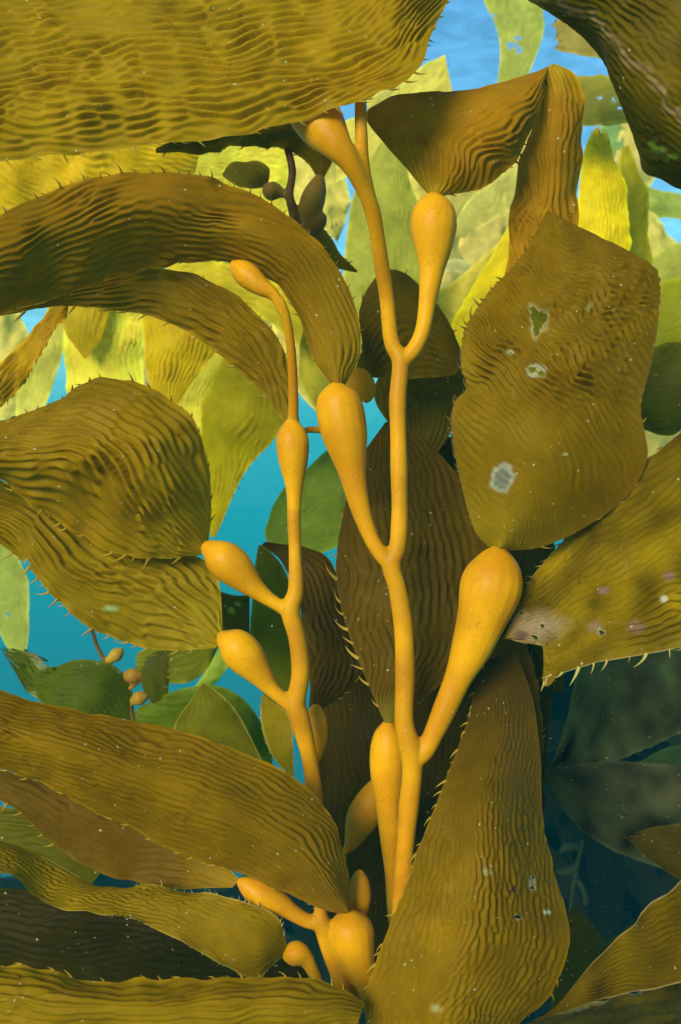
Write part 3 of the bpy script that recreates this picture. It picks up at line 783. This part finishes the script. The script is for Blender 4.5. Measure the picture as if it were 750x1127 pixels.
# ------------------------------------------------------------------ lone blades of the kelp forest behind, each named as a frond: (label, rails, colour, options)
YB = 'bright blades of the kelp behind on the left'  # high base colours stand in for sun glowing through the blades
PB = 'pale blades of the kelp far behind'  # the paler, bluer ones have water haze in their colour
RB = 'dim blades in the deep water on the right'  # mostly darkened base colours, standing in for light falling off
GB = 'green blades of the lower kelp behind'
bg = [
    ('amber furrowed blade in the strip below the big ridged blade', YB, [[(225, 145, .86), (150, 145, .86), (70, 150, .86), (-60, 160, .86)], [(215, 190, .88), (140, 225, .88), (70, 250, .88), (-60, 275, .88)]], (.60, .42, .012), dict(amp=1.0, ang=.7)),
    ('lemon yellow blade showing past the small dark leaf in the upper gap', YB, [[(320, 150, 1.2), (260, 150, 1.2), (190, 165, 1.2)], [(330, 260, 1.25), (260, 240, 1.25), (180, 225, 1.25)]], YELLOW, dict(amp=1.1)),
    ('amber hanging blade crossing under the drooping brown blades', YB, [[(95, 300, .66), (60, 335, .66), (25, 375, .66), (-30, 430, .66)], [(75, 330, .66), (50, 385, .66), (20, 430, .67), (-20, 465, .67)]], (.48, .30, .010), dict(amp=.9, sp=1)),
    ('pale lemon blade hanging next to the blue gap', YB, [[(62, 320, 1.05), (40, 370, 1.05), (20, 415, 1.06), (15, 470, 1.07)], [(78, 320, 1.05), (72, 370, 1.05), (66, 400, 1.06), (42, 470, 1.07)]], (.62, .62, .10), dict(amp=.8)),
    ('wide lemon blade with a darker folded flap', YB, [[(66, 310, .98), (70, 360, .98), (72, 400, .99), (75, 450, 1.0)], [(165, 310, .98), (160, 360, .98), (158, 400, .99), (160, 450, 1.0)]], YELLOW, dict(amp=1.2, b=.1)),
    ('short amber flap hanging over the wide lemon blade', YB, [[(66, 310, .955), (68, 345, .955), (74, 370, .955), (92, 394, .96)], [(125, 315, .955), (118, 350, .955), (110, 375, .955), (94, 395, .96)]], (.42, .34, .012), dict(amp=1.0, b=.05)),
    ('deep yellow furrowed blade leaning against the lemon ones', YB, [[(150, 320, .88), (158, 370, .88), (165, 420, .89), (188, 455, .90)], [(262, 350, .88), (240, 385, .88), (215, 415, .89), (190, 456, .90)]], (.58, .44, .014), dict(amp=1.0, b=.08)),
    ('lemon sliver between the deep yellow blade and the green-gold one', YB, [[(240, 370, 1.02), (215, 410, 1.02), (190, 440, 1.03), (175, 520, 1.04)], [(255, 380, 1.02), (240, 420, 1.03), (236, 470, 1.04), (240, 540, 1.05)]], (.66, .62, .05), dict(amp=1.1)),
    ('tall green-gold blade hanging behind the slender frond', YB, [[(250, 385, .80), (226, 440, .80), (221, 510, .81), (232, 592, .82)], [(318, 420, .78), (312, 470, .78), (270, 520, .80), (238, 590, .82)]], (.50, .43, .014), dict(amp=1.1, b=.08, sp=1)),
    ('round green blade edge on against the turquoise gap', GB, [[(382, 470, .86), (345, 510, .86), (308, 545, .87), (292, 585, .88), (300, 607, .88)], [(400, 560, .84), (385, 590, .85), (360, 607, .86), (330, 611, .87), (302, 608, .88)]], (.22, .32, .03), dict(amp=1.0, b=.05)),
    ('lemon folds crowded under the arching brown blade', YB, [[(180, 280, .9), (230, 285, .9), (290, 300, .9), (340, 330, .9)], [(190, 330, .92), (230, 335, .92), (280, 345, .92), (330, 380, .92)]], (.70, .60, .03), dict(amp=1.0)),
    ('yellow sliver between the thorny stem and the tall central frond', YB, [[(330, 300, .95), (360, 330, .95), (400, 380, .95)], [(330, 420, .95), (350, 450, .95), (390, 480, .95)]], (.50, .47, .03), dict(amp=1.0)),
    ('pale green blade with small gaps, high in the blue', PB, [[(524, -30, 1.5), (534, 5, 1.5), (550, 45, 1.5), (546, 110, 1.5)], [(590, -30, 1.5), (596, 5, 1.5), (597, 42, 1.5), (570, 110, 1.5)]], (.36, .42, .07), dict(amp=.9, holes=[(563, 50, 6, 4), (570, 42, 5, 3), (545, 18, 3, 3), (572, 55, 4, 4)])),
    ('ragged brownish scrap beside the crusted brown crest', PB, [[(700, 10, .85), (650, 12, .85), (612, 20, .86)], [(700, 66, .85), (650, 62, .85), (614, 55, .86)]], (.30, .26, .05), dict(amp=.5, ragged=2)),
    ('olive blade running level behind the crusted brown crest', PB, [[(740, 80, .95), (690, 80, .95), (620, 84, .96)], [(740, 140, .95), (690, 136, .95), (620, 142, .96)]], (.25, .25, .03), dict(amp=1.0, holes=[(676, 110, 3, 3), (682, 119, 3, 2), (660, 108, 3, 2)])),
    ('upright bright yellow blade with a notched tip', PB, [[(600, 330, 1.0), (632, 270, 1.0), (637, 215, 1.0), (642, 170, 1.01), (653, 142, 1.02)], [(700, 330, 1.0), (692, 250, 1.0), (690, 210, 1.0), (678, 180, 1.01), (669, 146, 1.02)]], (.75, .62, .02), dict(amp=.9, b=.1, ragged=4)),
    ('olive yellow blade leaning behind the notched yellow one', PB, [[(690, 330, 1.1), (684, 260, 1.1), (680, 210, 1.1), (684, 162, 1.1)], [(722, 330, 1.1), (714, 250, 1.1), (712, 215, 1.1), (692, 160, 1.1)]], (.36, .33, .02), dict(amp=.7, b=.08)),
    ('faint blue-green blade far behind the notched yellow one', PB, [[(660, 130, 2.4), (664, 160, 2.4), (680, 200, 2.4)], [(706, 130, 2.4), (702, 160, 2.4), (700, 190, 2.4)]], (.22, .36, .10), dict(amp=.7)),
    ('faint green blade sagging under the dark worn blade', PB, [[(690, 190, 2.0), (730, 210, 2.0), (800, 215, 2.0)], [(700, 248, 2.0), (740, 240, 2.0), (800, 262, 2.0)]], (.32, .40, .06), dict(amp=.7, b=.1)),
    ('pale olive blade rising by the blue gap on the right', PB, [[(700, 330, 1.4), (712, 290, 1.4), (745, 268, 1.4), (800, 262, 1.4)], [(720, 420, 1.4), (740, 350, 1.4), (770, 330, 1.4), (800, 320, 1.4)]], (.34, .37, .05), dict(amp=.8, b=.1)),
    ('yellow green blade behind the scarred blade', PB, [[(700, 360, 1.0), (730, 310, 1.0), (790, 300, 1.0)], [(705, 420, 1.0), (740, 420, 1.0), (790, 410, 1.0)]], (.24, .26, .02), dict(amp=.9, b=.1)),
    ('dark olive blade hanging below the yellow green one', RB, [[(700, 390, .8), (730, 380, .8), (790, 370, .8)], [(700, 470, .8), (740, 478, .8), (790, 440, .8)]], (.09, .09, .010), dict(amp=.8, b=.1)),
    ('pale yellow blade between the top blade and the forked stem', PB, [[(490, 60, 1.1), (455, 80, 1.1), (425, 110, 1.1), (370, 140, 1.1)], [(500, 110, 1.1), (450, 130, 1.1), (410, 180, 1.1), (370, 200, 1.1)]], (.62, .58, .10), dict(amp=.8)),
    ('big pale green blade behind the upper fork', PB, [[(430, 140, 1.05), (395, 200, 1.05), (380, 270, 1.06), (375, 380, 1.07)], [(440, 140, 1.05), (452, 200, 1.05), (470, 260, 1.06), (480, 380, 1.07)]], (.36, .40, .05), dict(amp=1.0, b=.08)),
    ('straw coloured blade curling beside the upper float', PB, [[(570, 185, 1.2), (540, 200, 1.2), (512, 225, 1.2), (495, 260, 1.2)], [(580, 225, 1.2), (555, 235, 1.2), (530, 250, 1.2), (512, 262, 1.2)]], (.50, .50, .12), dict(amp=.8)),
    ('bright yellow blade rising along the scarred blade', PB, [[(480, 400, .95), (500, 350, .95), (530, 300, .95), (560, 250, .95)], [(560, 400, .95), (570, 340, .95), (590, 290, .95), (600, 230, .95)]], (.72, .60, .02), dict(amp=.9, b=.1)),
    ('amber-yellow blade crossing behind the upper float', PB, [[(470, 330, 1.15), (500, 310, 1.15), (540, 275, 1.15), (560, 255, 1.15)], [(480, 400, 1.15), (520, 375, 1.15), (560, 340, 1.15), (590, 320, 1.15)]], (.60, .52, .06), dict(amp=.8)),
    ('thin bleached blade wisp left of the bright yellow blade', PB, [[(485, 290, 1.3), (505, 285, 1.3), (530, 300, 1.3), (545, 320, 1.3)], [(484, 300, 1.3), (505, 300, 1.3), (525, 312, 1.3), (540, 328, 1.3)]], (.62, .60, .25), dict(amp=.4)),
    ('pale green blade hanging in the turquoise water', GB, [[(-30, 590, 1.1), (-20, 650, 1.1), (0, 700, 1.1), (22, 738, 1.1)], [(10, 590, 1.1), (30, 640, 1.1), (32, 690, 1.1), (26, 736, 1.1)]], (.34, .42, .07), dict(amp=.6, holes=[(8, 676, 3, 3)])),
    ('green blade pressed behind the middle floats of the slender frond', GB, [[(250, 690, .80), (225, 740, .80), (190, 752, .80), (150, 745, .80)], [(245, 650, .80), (210, 680, .80), (180, 700, .80), (150, 720, .80)]], (.15, .17, .012), dict(amp=.7)),
    ('lime sliver of blade crossing the turquoise gap', GB, [[(250, 700, .95), (225, 740, .95), (205, 770, .95)], [(262, 715, .95), (240, 750, .95), (212, 775, .95)]], (.30, .42, .04), dict(amp=.4)),
    ('folded olive blade with a pale edge above the large brown blade', GB, [[(290, 840, .74), (270, 800, .74), (250, 770, .74), (225, 752, .74)], [(280, 850, .74), (230, 830, .74), (190, 810, .74), (222, 753, .74)]], (.17, .17, .012), dict(amp=.3, b=.05, rim=1)),
    ('green blade spread behind the folded olive one', GB, [[(300, 830, .80), (285, 790, .80), (250, 757, .80), (200, 758, .80), (150, 780, .80)], [(300, 860, .80), (250, 850, .80), (200, 840, .80), (140, 810, .80)]], (.11, .17, .018), dict(amp=.8)),
    ('long green blade behind the slender stem', GB, [[(300, 790, .70), (282, 740, .70), (276, 690, .70), (280, 630, .70), (285, 600, .71)], [(335, 800, .70), (335, 740, .70), (330, 690, .70), (315, 630, .70), (290, 600, .71)]], (.15, .17, .012), dict(amp=.4, b=.05)),
    ('small olive leaf with a toothed pale edge above the large brown blade', GB, [[(322, 856, .64), (300, 832, .64), (288, 800, .64), (288, 765, .64)], [(324, 852, .64), (322, 820, .64), (320, 790, .64), (290, 765, .64)]], (.30, .24, .012), dict(amp=.25, b=.05, rim=1, sp=2)),
    ('dark scarred leaf between two middle floats', GB, [[(275, 700, .68), (255, 695, .68), (240, 690, .68)], [(275, 655, .68), (258, 655, .68), (240, 650, .68)]], (.08, .09, .008), dict(amp=.5, spots=[(255, 672, 5, 4, (.35, .35, .06), .5), (262, 665, 4, 3, (.35, .35, .06), .5)])),
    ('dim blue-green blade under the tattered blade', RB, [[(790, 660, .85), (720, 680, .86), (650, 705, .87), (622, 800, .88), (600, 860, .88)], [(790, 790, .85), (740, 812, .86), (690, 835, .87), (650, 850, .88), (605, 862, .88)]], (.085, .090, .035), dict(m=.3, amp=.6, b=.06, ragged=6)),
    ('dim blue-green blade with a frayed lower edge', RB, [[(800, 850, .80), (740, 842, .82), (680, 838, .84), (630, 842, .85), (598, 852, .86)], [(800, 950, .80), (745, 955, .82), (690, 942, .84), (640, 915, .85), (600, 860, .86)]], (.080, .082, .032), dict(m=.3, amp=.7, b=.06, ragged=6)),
    ('dim distant blade between the two blue-green ones', RB, [[(800, 815, 1.2), (740, 822, 1.2), (690, 845, 1.2)], [(800, 880, 1.2), (740, 870, 1.2), (695, 865, 1.2)]], (.11, .13, .03), dict(amp=.4)),
    ('dull brown frayed blade low beside the deep blue water', RB, [[(800, 890, .70), (750, 905, .70), (715, 912, .71), (690, 920, .72)], [(800, 985, .70), (750, 968, .70), (720, 950, .71), (692, 925, .72)]], (.07, .055, .012), dict(amp=.3, ragged=5)),
    ('dark green blade rising behind the pocked blade', RB, [[(600, 1140, .72), (610, 1080, .72), (618, 1030, .72), (630, 996, .73)], [(700, 1140, .72), (690, 1080, .72), (670, 1040, .72), (634, 998, .73)]], (.065, .065, .010), dict(amp=.4, b=.05, sp=1)),
    ('dark green blade sloping above the slanting olive blade', RB, [[(640, 1080, .80), (680, 1030, .80), (720, 1005, .80), (800, 960, .80)], [(680, 1110, .80), (720, 1070, .80), (760, 1040, .80), (800, 1020, .80)]], (.06, .065, .010), dict(amp=.4)),
    ('dark olive blade seen through the hole of the scarred blade', RB, [[(500, 470, .66), (530, 380, .66), (570, 320, .66), (610, 270, .67)], [(640, 500, .66), (680, 420, .66), (690, 350, .66), (620, 268, .67)]], (.30, .28, .006), dict(amp=.8)),
    ('blackish filler blade between the forked stem and the scarred blade', RB, [[(470, 800, .72), (480, 700, .72), (490, 600, .72), (470, 480, .73)], [(620, 760, .74), (620, 680, .74), (610, 600, .74), (560, 480, .74)]], (.04, .035, .005), dict(amp=.5)),  # filler sheet coloured as the shade behind the stem
    ('black-brown filler blade below the tattered blade', RB, [[(596, 900, .70), (600, 850, .70), (604, 800, .70), (598, 730, .70)], [(570, 900, .72), (575, 850, .72), (580, 800, .72), (580, 700, .72)]], (.03, .026, .006), dict(amp=.4)),  # shade of the gap given as a near-black sheet
]
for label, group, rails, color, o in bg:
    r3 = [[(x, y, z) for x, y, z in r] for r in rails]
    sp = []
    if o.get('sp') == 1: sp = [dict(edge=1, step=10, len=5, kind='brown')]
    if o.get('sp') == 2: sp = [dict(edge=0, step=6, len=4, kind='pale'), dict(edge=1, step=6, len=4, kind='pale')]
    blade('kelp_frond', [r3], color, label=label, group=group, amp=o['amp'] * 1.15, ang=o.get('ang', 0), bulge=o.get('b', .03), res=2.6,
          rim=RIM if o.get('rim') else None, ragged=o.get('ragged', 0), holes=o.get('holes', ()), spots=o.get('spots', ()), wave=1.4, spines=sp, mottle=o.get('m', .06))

far = [  # x, y of the middle, width, length (pixels at its depth), lean, depth
    (455, 215, 40, 170, .15, 1.7), (500, 250, 46, 150, -.35, 1.9), (530, 215, 40, 140, .5, 2.2), (545, 300, 46, 170, .2, 1.6), (480, 350, 50, 150, -.2, 1.5),
    (590, 205, 40, 150, -.1, 2.3), (655, 300, 50, 150, .25, 1.7), (705, 150, 40, 150, -.3, 2.4), (735, 310, 46, 150, .3, 1.9), (728, 440, 60, 160, -.1, 1.6),
    (430, 120, 36, 120, .5, 2.0), (560, 150, 36, 120, -.5, 2.6), (10, 400, 40, 150, .25, 1.8), (120, 420, 60, 190, .1, 1.5), (200, 400, 50, 180, -.2, 1.6),
    (270, 350, 50, 200, .2, 1.5), (230, 200, 60, 130, .9, 1.7), (345, 350, 60, 200, .1, 1.4), (20, 200, 60, 140, .8, 1.6), (350, 180, 46, 150, .2, 1.8)]
where = ['between the two upper arms of the forked stem',
         'beside the neck of the upper float',
         'behind the hanging spiny margin of the upper golden blade',
         'between the upper float and the scarred blade',
         'above the furrowed blade inside the fork',
         'behind the back fold of the upper golden blade',
         'at the foot of the notched yellow blade',
         'in the blue between the crusted crest and the level olive blade',
         'beyond the right shoulder of the scarred blade',
         'above the tattered blade beside the scarred one',
         'behind the tip of the forked stem, under the big ridged blade',
         'in the blue above the upper golden blade',
         'past the amber blade at the blue gap',
         'between the wide lemon blade and the furrowed bulging one',
         'behind the deep yellow furrowed blade',
         'behind the thorny thin stem',
         'behind the small dark leaf in the upper gap',
         'between the thorny stem and the arching brown blade',
         'in the strip over the arching brown blade',
         'behind the small dark frond of the upper gap']
for (x, y, w, L, lean, d), spot in zip(far, where):
    w, L = w * 1.45, L * 1.15
    t = np.linspace(-.5, .5, 7)
    wav = [6 * math.sin(5 * q + x) for q in t]
    prof = [.12, .6, .95, 1, .95, .72, .04]
    ra_ = [(x + math.sin(lean) * L * q + wv - math.cos(lean) * w * .5 * p_, y + math.cos(lean) * L * q + math.sin(lean) * w * .5 * p_, d) for q, p_, wv in zip(t, prof, wav)]
    rb_ = [(x + math.sin(lean) * L * q + wv + math.cos(lean) * w * .5 * p_, y + math.cos(lean) * L * q - math.sin(lean) * w * .5 * p_, d + .03) for q, p_, wv in zip(t, prof, wav)]
    k = rng.uniform(.75, 1.15)
    blade('kelp_frond', [[ra_, rb_]], (.74 * k, .64 * k, .13), label='pale far blade ' + spot, group='pale blades hanging in the far canopy',  # pale tone stands in for haze of the water between
          amp=1.3, bulge=.12, res=3, wave=2.5, ragged=6)

# ------------------------------------------------------------------ small fronds further back
D = frond('kelp_frond', [
    ('stipe', [(98, 680, 2.5), (106, 708, 2.5), (116, 728, 3), (128, 744, 3), (142, 772, 3), (150, 810, 3)]),
    ('float', [(116, 730, 2.5), (122, 726, 5), (129, 720, 7.5), (135, 715, 3)]),
    ('float', [(136, 744, 4), (143, 744, 8), (150, 744, 8), (157, 746, 3), (140, 760, 3)]),
    ('float', [(146, 772, 4), (152, 769, 8), (158, 767, 7), (163, 766, 3)]),
], 0.80, 'little brown frond with three small floats over the turquoise water', (M_BROWN, M_OLIVE), base=(150, 810), voxel=.0011)
blade('blade', [[
    [(146, 800, .80), (146, 760, .80), (130, 735, .79), (100, 726, .79), (70, 728, .79), (45, 735, .80), (38, 712, .80), (24, 716, .80)],
    [(140, 808, .80), (110, 808, .79), (75, 795, .78), (50, 775, .79), (30, 760, .80), (20, 745, .80)]]],
    (.075, .11, .010), D, amp=.7, bulge=.08, res=2.3, ragged=12, holes=[(36, 768, 5, 4), (45, 732, 3, 4), (38, 722, 3, 4)])
blade('blade', [[
    [(162, 767, .80), (172, 778, .80), (184, 776, .80), (187, 715, .80)],
    [(160, 764, .80), (154, 740, .80), (160, 722, .80), (186, 714, .80)]]],
    (.075, .09, .008), D, amp=.4, bulge=.05, res=2.6)
G = frond('kelp_frond', [
    ('stipe', [(628, 1010, 2.5), (630, 985, 2.5), (633, 965, 3), (637, 945, 3), (642, 925, 2)]),
    ('float', [(633, 966, 2), (640, 975, 3), (645, 990, 3.5), (643, 996, 2)]),
    ('float', [(637, 950, 2), (628, 958, 4), (618, 960, 4.5), (612, 958, 2)]),
    ('float', [(640, 935, 2), (630, 932, 4), (622, 934, 5), (616, 938, 2)]),
], 1.2, 'thin pale green sprig of young kelp against the deep blue water', (M_DIM, M_DIM), base=(628, 1010), voxel=.0012)

# ------------------------------------------------------------------ drifting specks and the sea water itself
def dark_kelp_fill():
    """added kelp straps, coloured near black to stand in for shaded deep water"""
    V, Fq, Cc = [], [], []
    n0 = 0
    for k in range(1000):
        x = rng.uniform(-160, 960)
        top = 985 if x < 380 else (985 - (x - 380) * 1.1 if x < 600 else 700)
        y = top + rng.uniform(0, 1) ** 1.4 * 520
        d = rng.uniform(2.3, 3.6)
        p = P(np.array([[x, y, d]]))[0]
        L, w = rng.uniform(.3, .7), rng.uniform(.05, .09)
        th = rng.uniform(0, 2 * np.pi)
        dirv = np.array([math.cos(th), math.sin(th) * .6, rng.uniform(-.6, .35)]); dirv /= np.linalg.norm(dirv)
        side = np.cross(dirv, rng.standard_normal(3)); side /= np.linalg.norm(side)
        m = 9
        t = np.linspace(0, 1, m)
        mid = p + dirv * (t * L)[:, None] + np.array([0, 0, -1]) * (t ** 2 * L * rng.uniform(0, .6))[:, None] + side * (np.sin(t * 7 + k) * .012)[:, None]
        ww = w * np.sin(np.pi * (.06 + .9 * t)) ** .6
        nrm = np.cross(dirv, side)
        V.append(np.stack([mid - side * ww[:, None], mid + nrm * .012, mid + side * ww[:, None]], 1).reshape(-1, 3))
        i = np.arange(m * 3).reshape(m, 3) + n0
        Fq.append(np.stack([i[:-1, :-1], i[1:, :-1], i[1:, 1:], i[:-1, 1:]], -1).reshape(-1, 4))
        Cc.append(np.tile(np.array([.018, .021, .006]) * rng.uniform(.4, 1.6), (m * 3, 1)))  # near-black tint carries the shade of the deep water
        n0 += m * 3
    o = mesh_obj('dark_fill_kelp', np.vstack(V), np.vstack(Fq), M_BLADE, col=np.vstack(Cc))
    tag(o, 'added dark kelp mass standing in for the shaded deep water', 'kelp', kind='stuff')
dark_kelp_fill()

def specks():
    ico_v = np.array([(1, 0, 0), (-1, 0, 0), (0, 1, 0), (0, -1, 0), (0, 0, 1), (0, 0, -1)], float)
    ico_f = np.array([(0, 2, 4), (2, 1, 4), (1, 3, 4), (3, 0, 4), (2, 0, 5), (1, 2, 5), (3, 1, 5), (0, 3, 5)])
    n = 1100
    px = np.c_[rng.uniform(-60, 810, n), rng.uniform(-60, 1190, n), rng.uniform(0.42, 1.4, n)]
    c = P(px)
    r = rng.uniform(0.00010, 0.00034, n)
    v = (c[:, None] + ico_v[None] * r[:, None, None] * rng.uniform(.6, 1.4, (n, 6, 1))).reshape(-1, 3)
    f = (ico_f[None] + (np.arange(n) * 6)[:, None, None]).reshape(-1, 3)
    o = mesh_obj('marine_snow', v, f, plain('silt', (0.7, 0.66, 0.5), 0.9))
    tag(o, 'tiny pale specks of silt drifting in the water', 'specks', kind='stuff')
specks()

def haze():
    x, y0, y1, z0, z1 = 70, -20, 110, -10.5, 8.0
    v = [(sx, sy, sz) for sx in (-x, x) for sy in (y0, y1) for sz in (z0, z1)]
    f = [(0, 1, 3, 2), (4, 6, 7, 5), (0, 4, 5, 1), (2, 3, 7, 6), (0, 2, 6, 4), (1, 5, 7, 3)]
    o = mesh_obj('haze', v, f, plain('tmp', (1, 1, 1)))
    m, n, l = new_mat('sea_water')
    out = n.new('ShaderNodeOutputMaterial')
    pv = n.new('ShaderNodeVolumePrincipled')
    pv.inputs['Color'].default_value = (0.03, 0.62, 0.68, 1)
    pv.inputs['Density'].default_value = 0.024
    pv.inputs['Anisotropy'].default_value = 0.0
    l.new(pv.outputs[0], out.inputs['Volume'])
    o.data.materials.clear(); o.data.materials.append(m)
    o.data.polygons.foreach_set('use_smooth', [False] * 6)
    tag(o, 'turquoise sea water filling the whole scene', 'water', kind='stuff')
haze()

for o in bpy.data.objects:
    if '_base' in o: del o['_base']
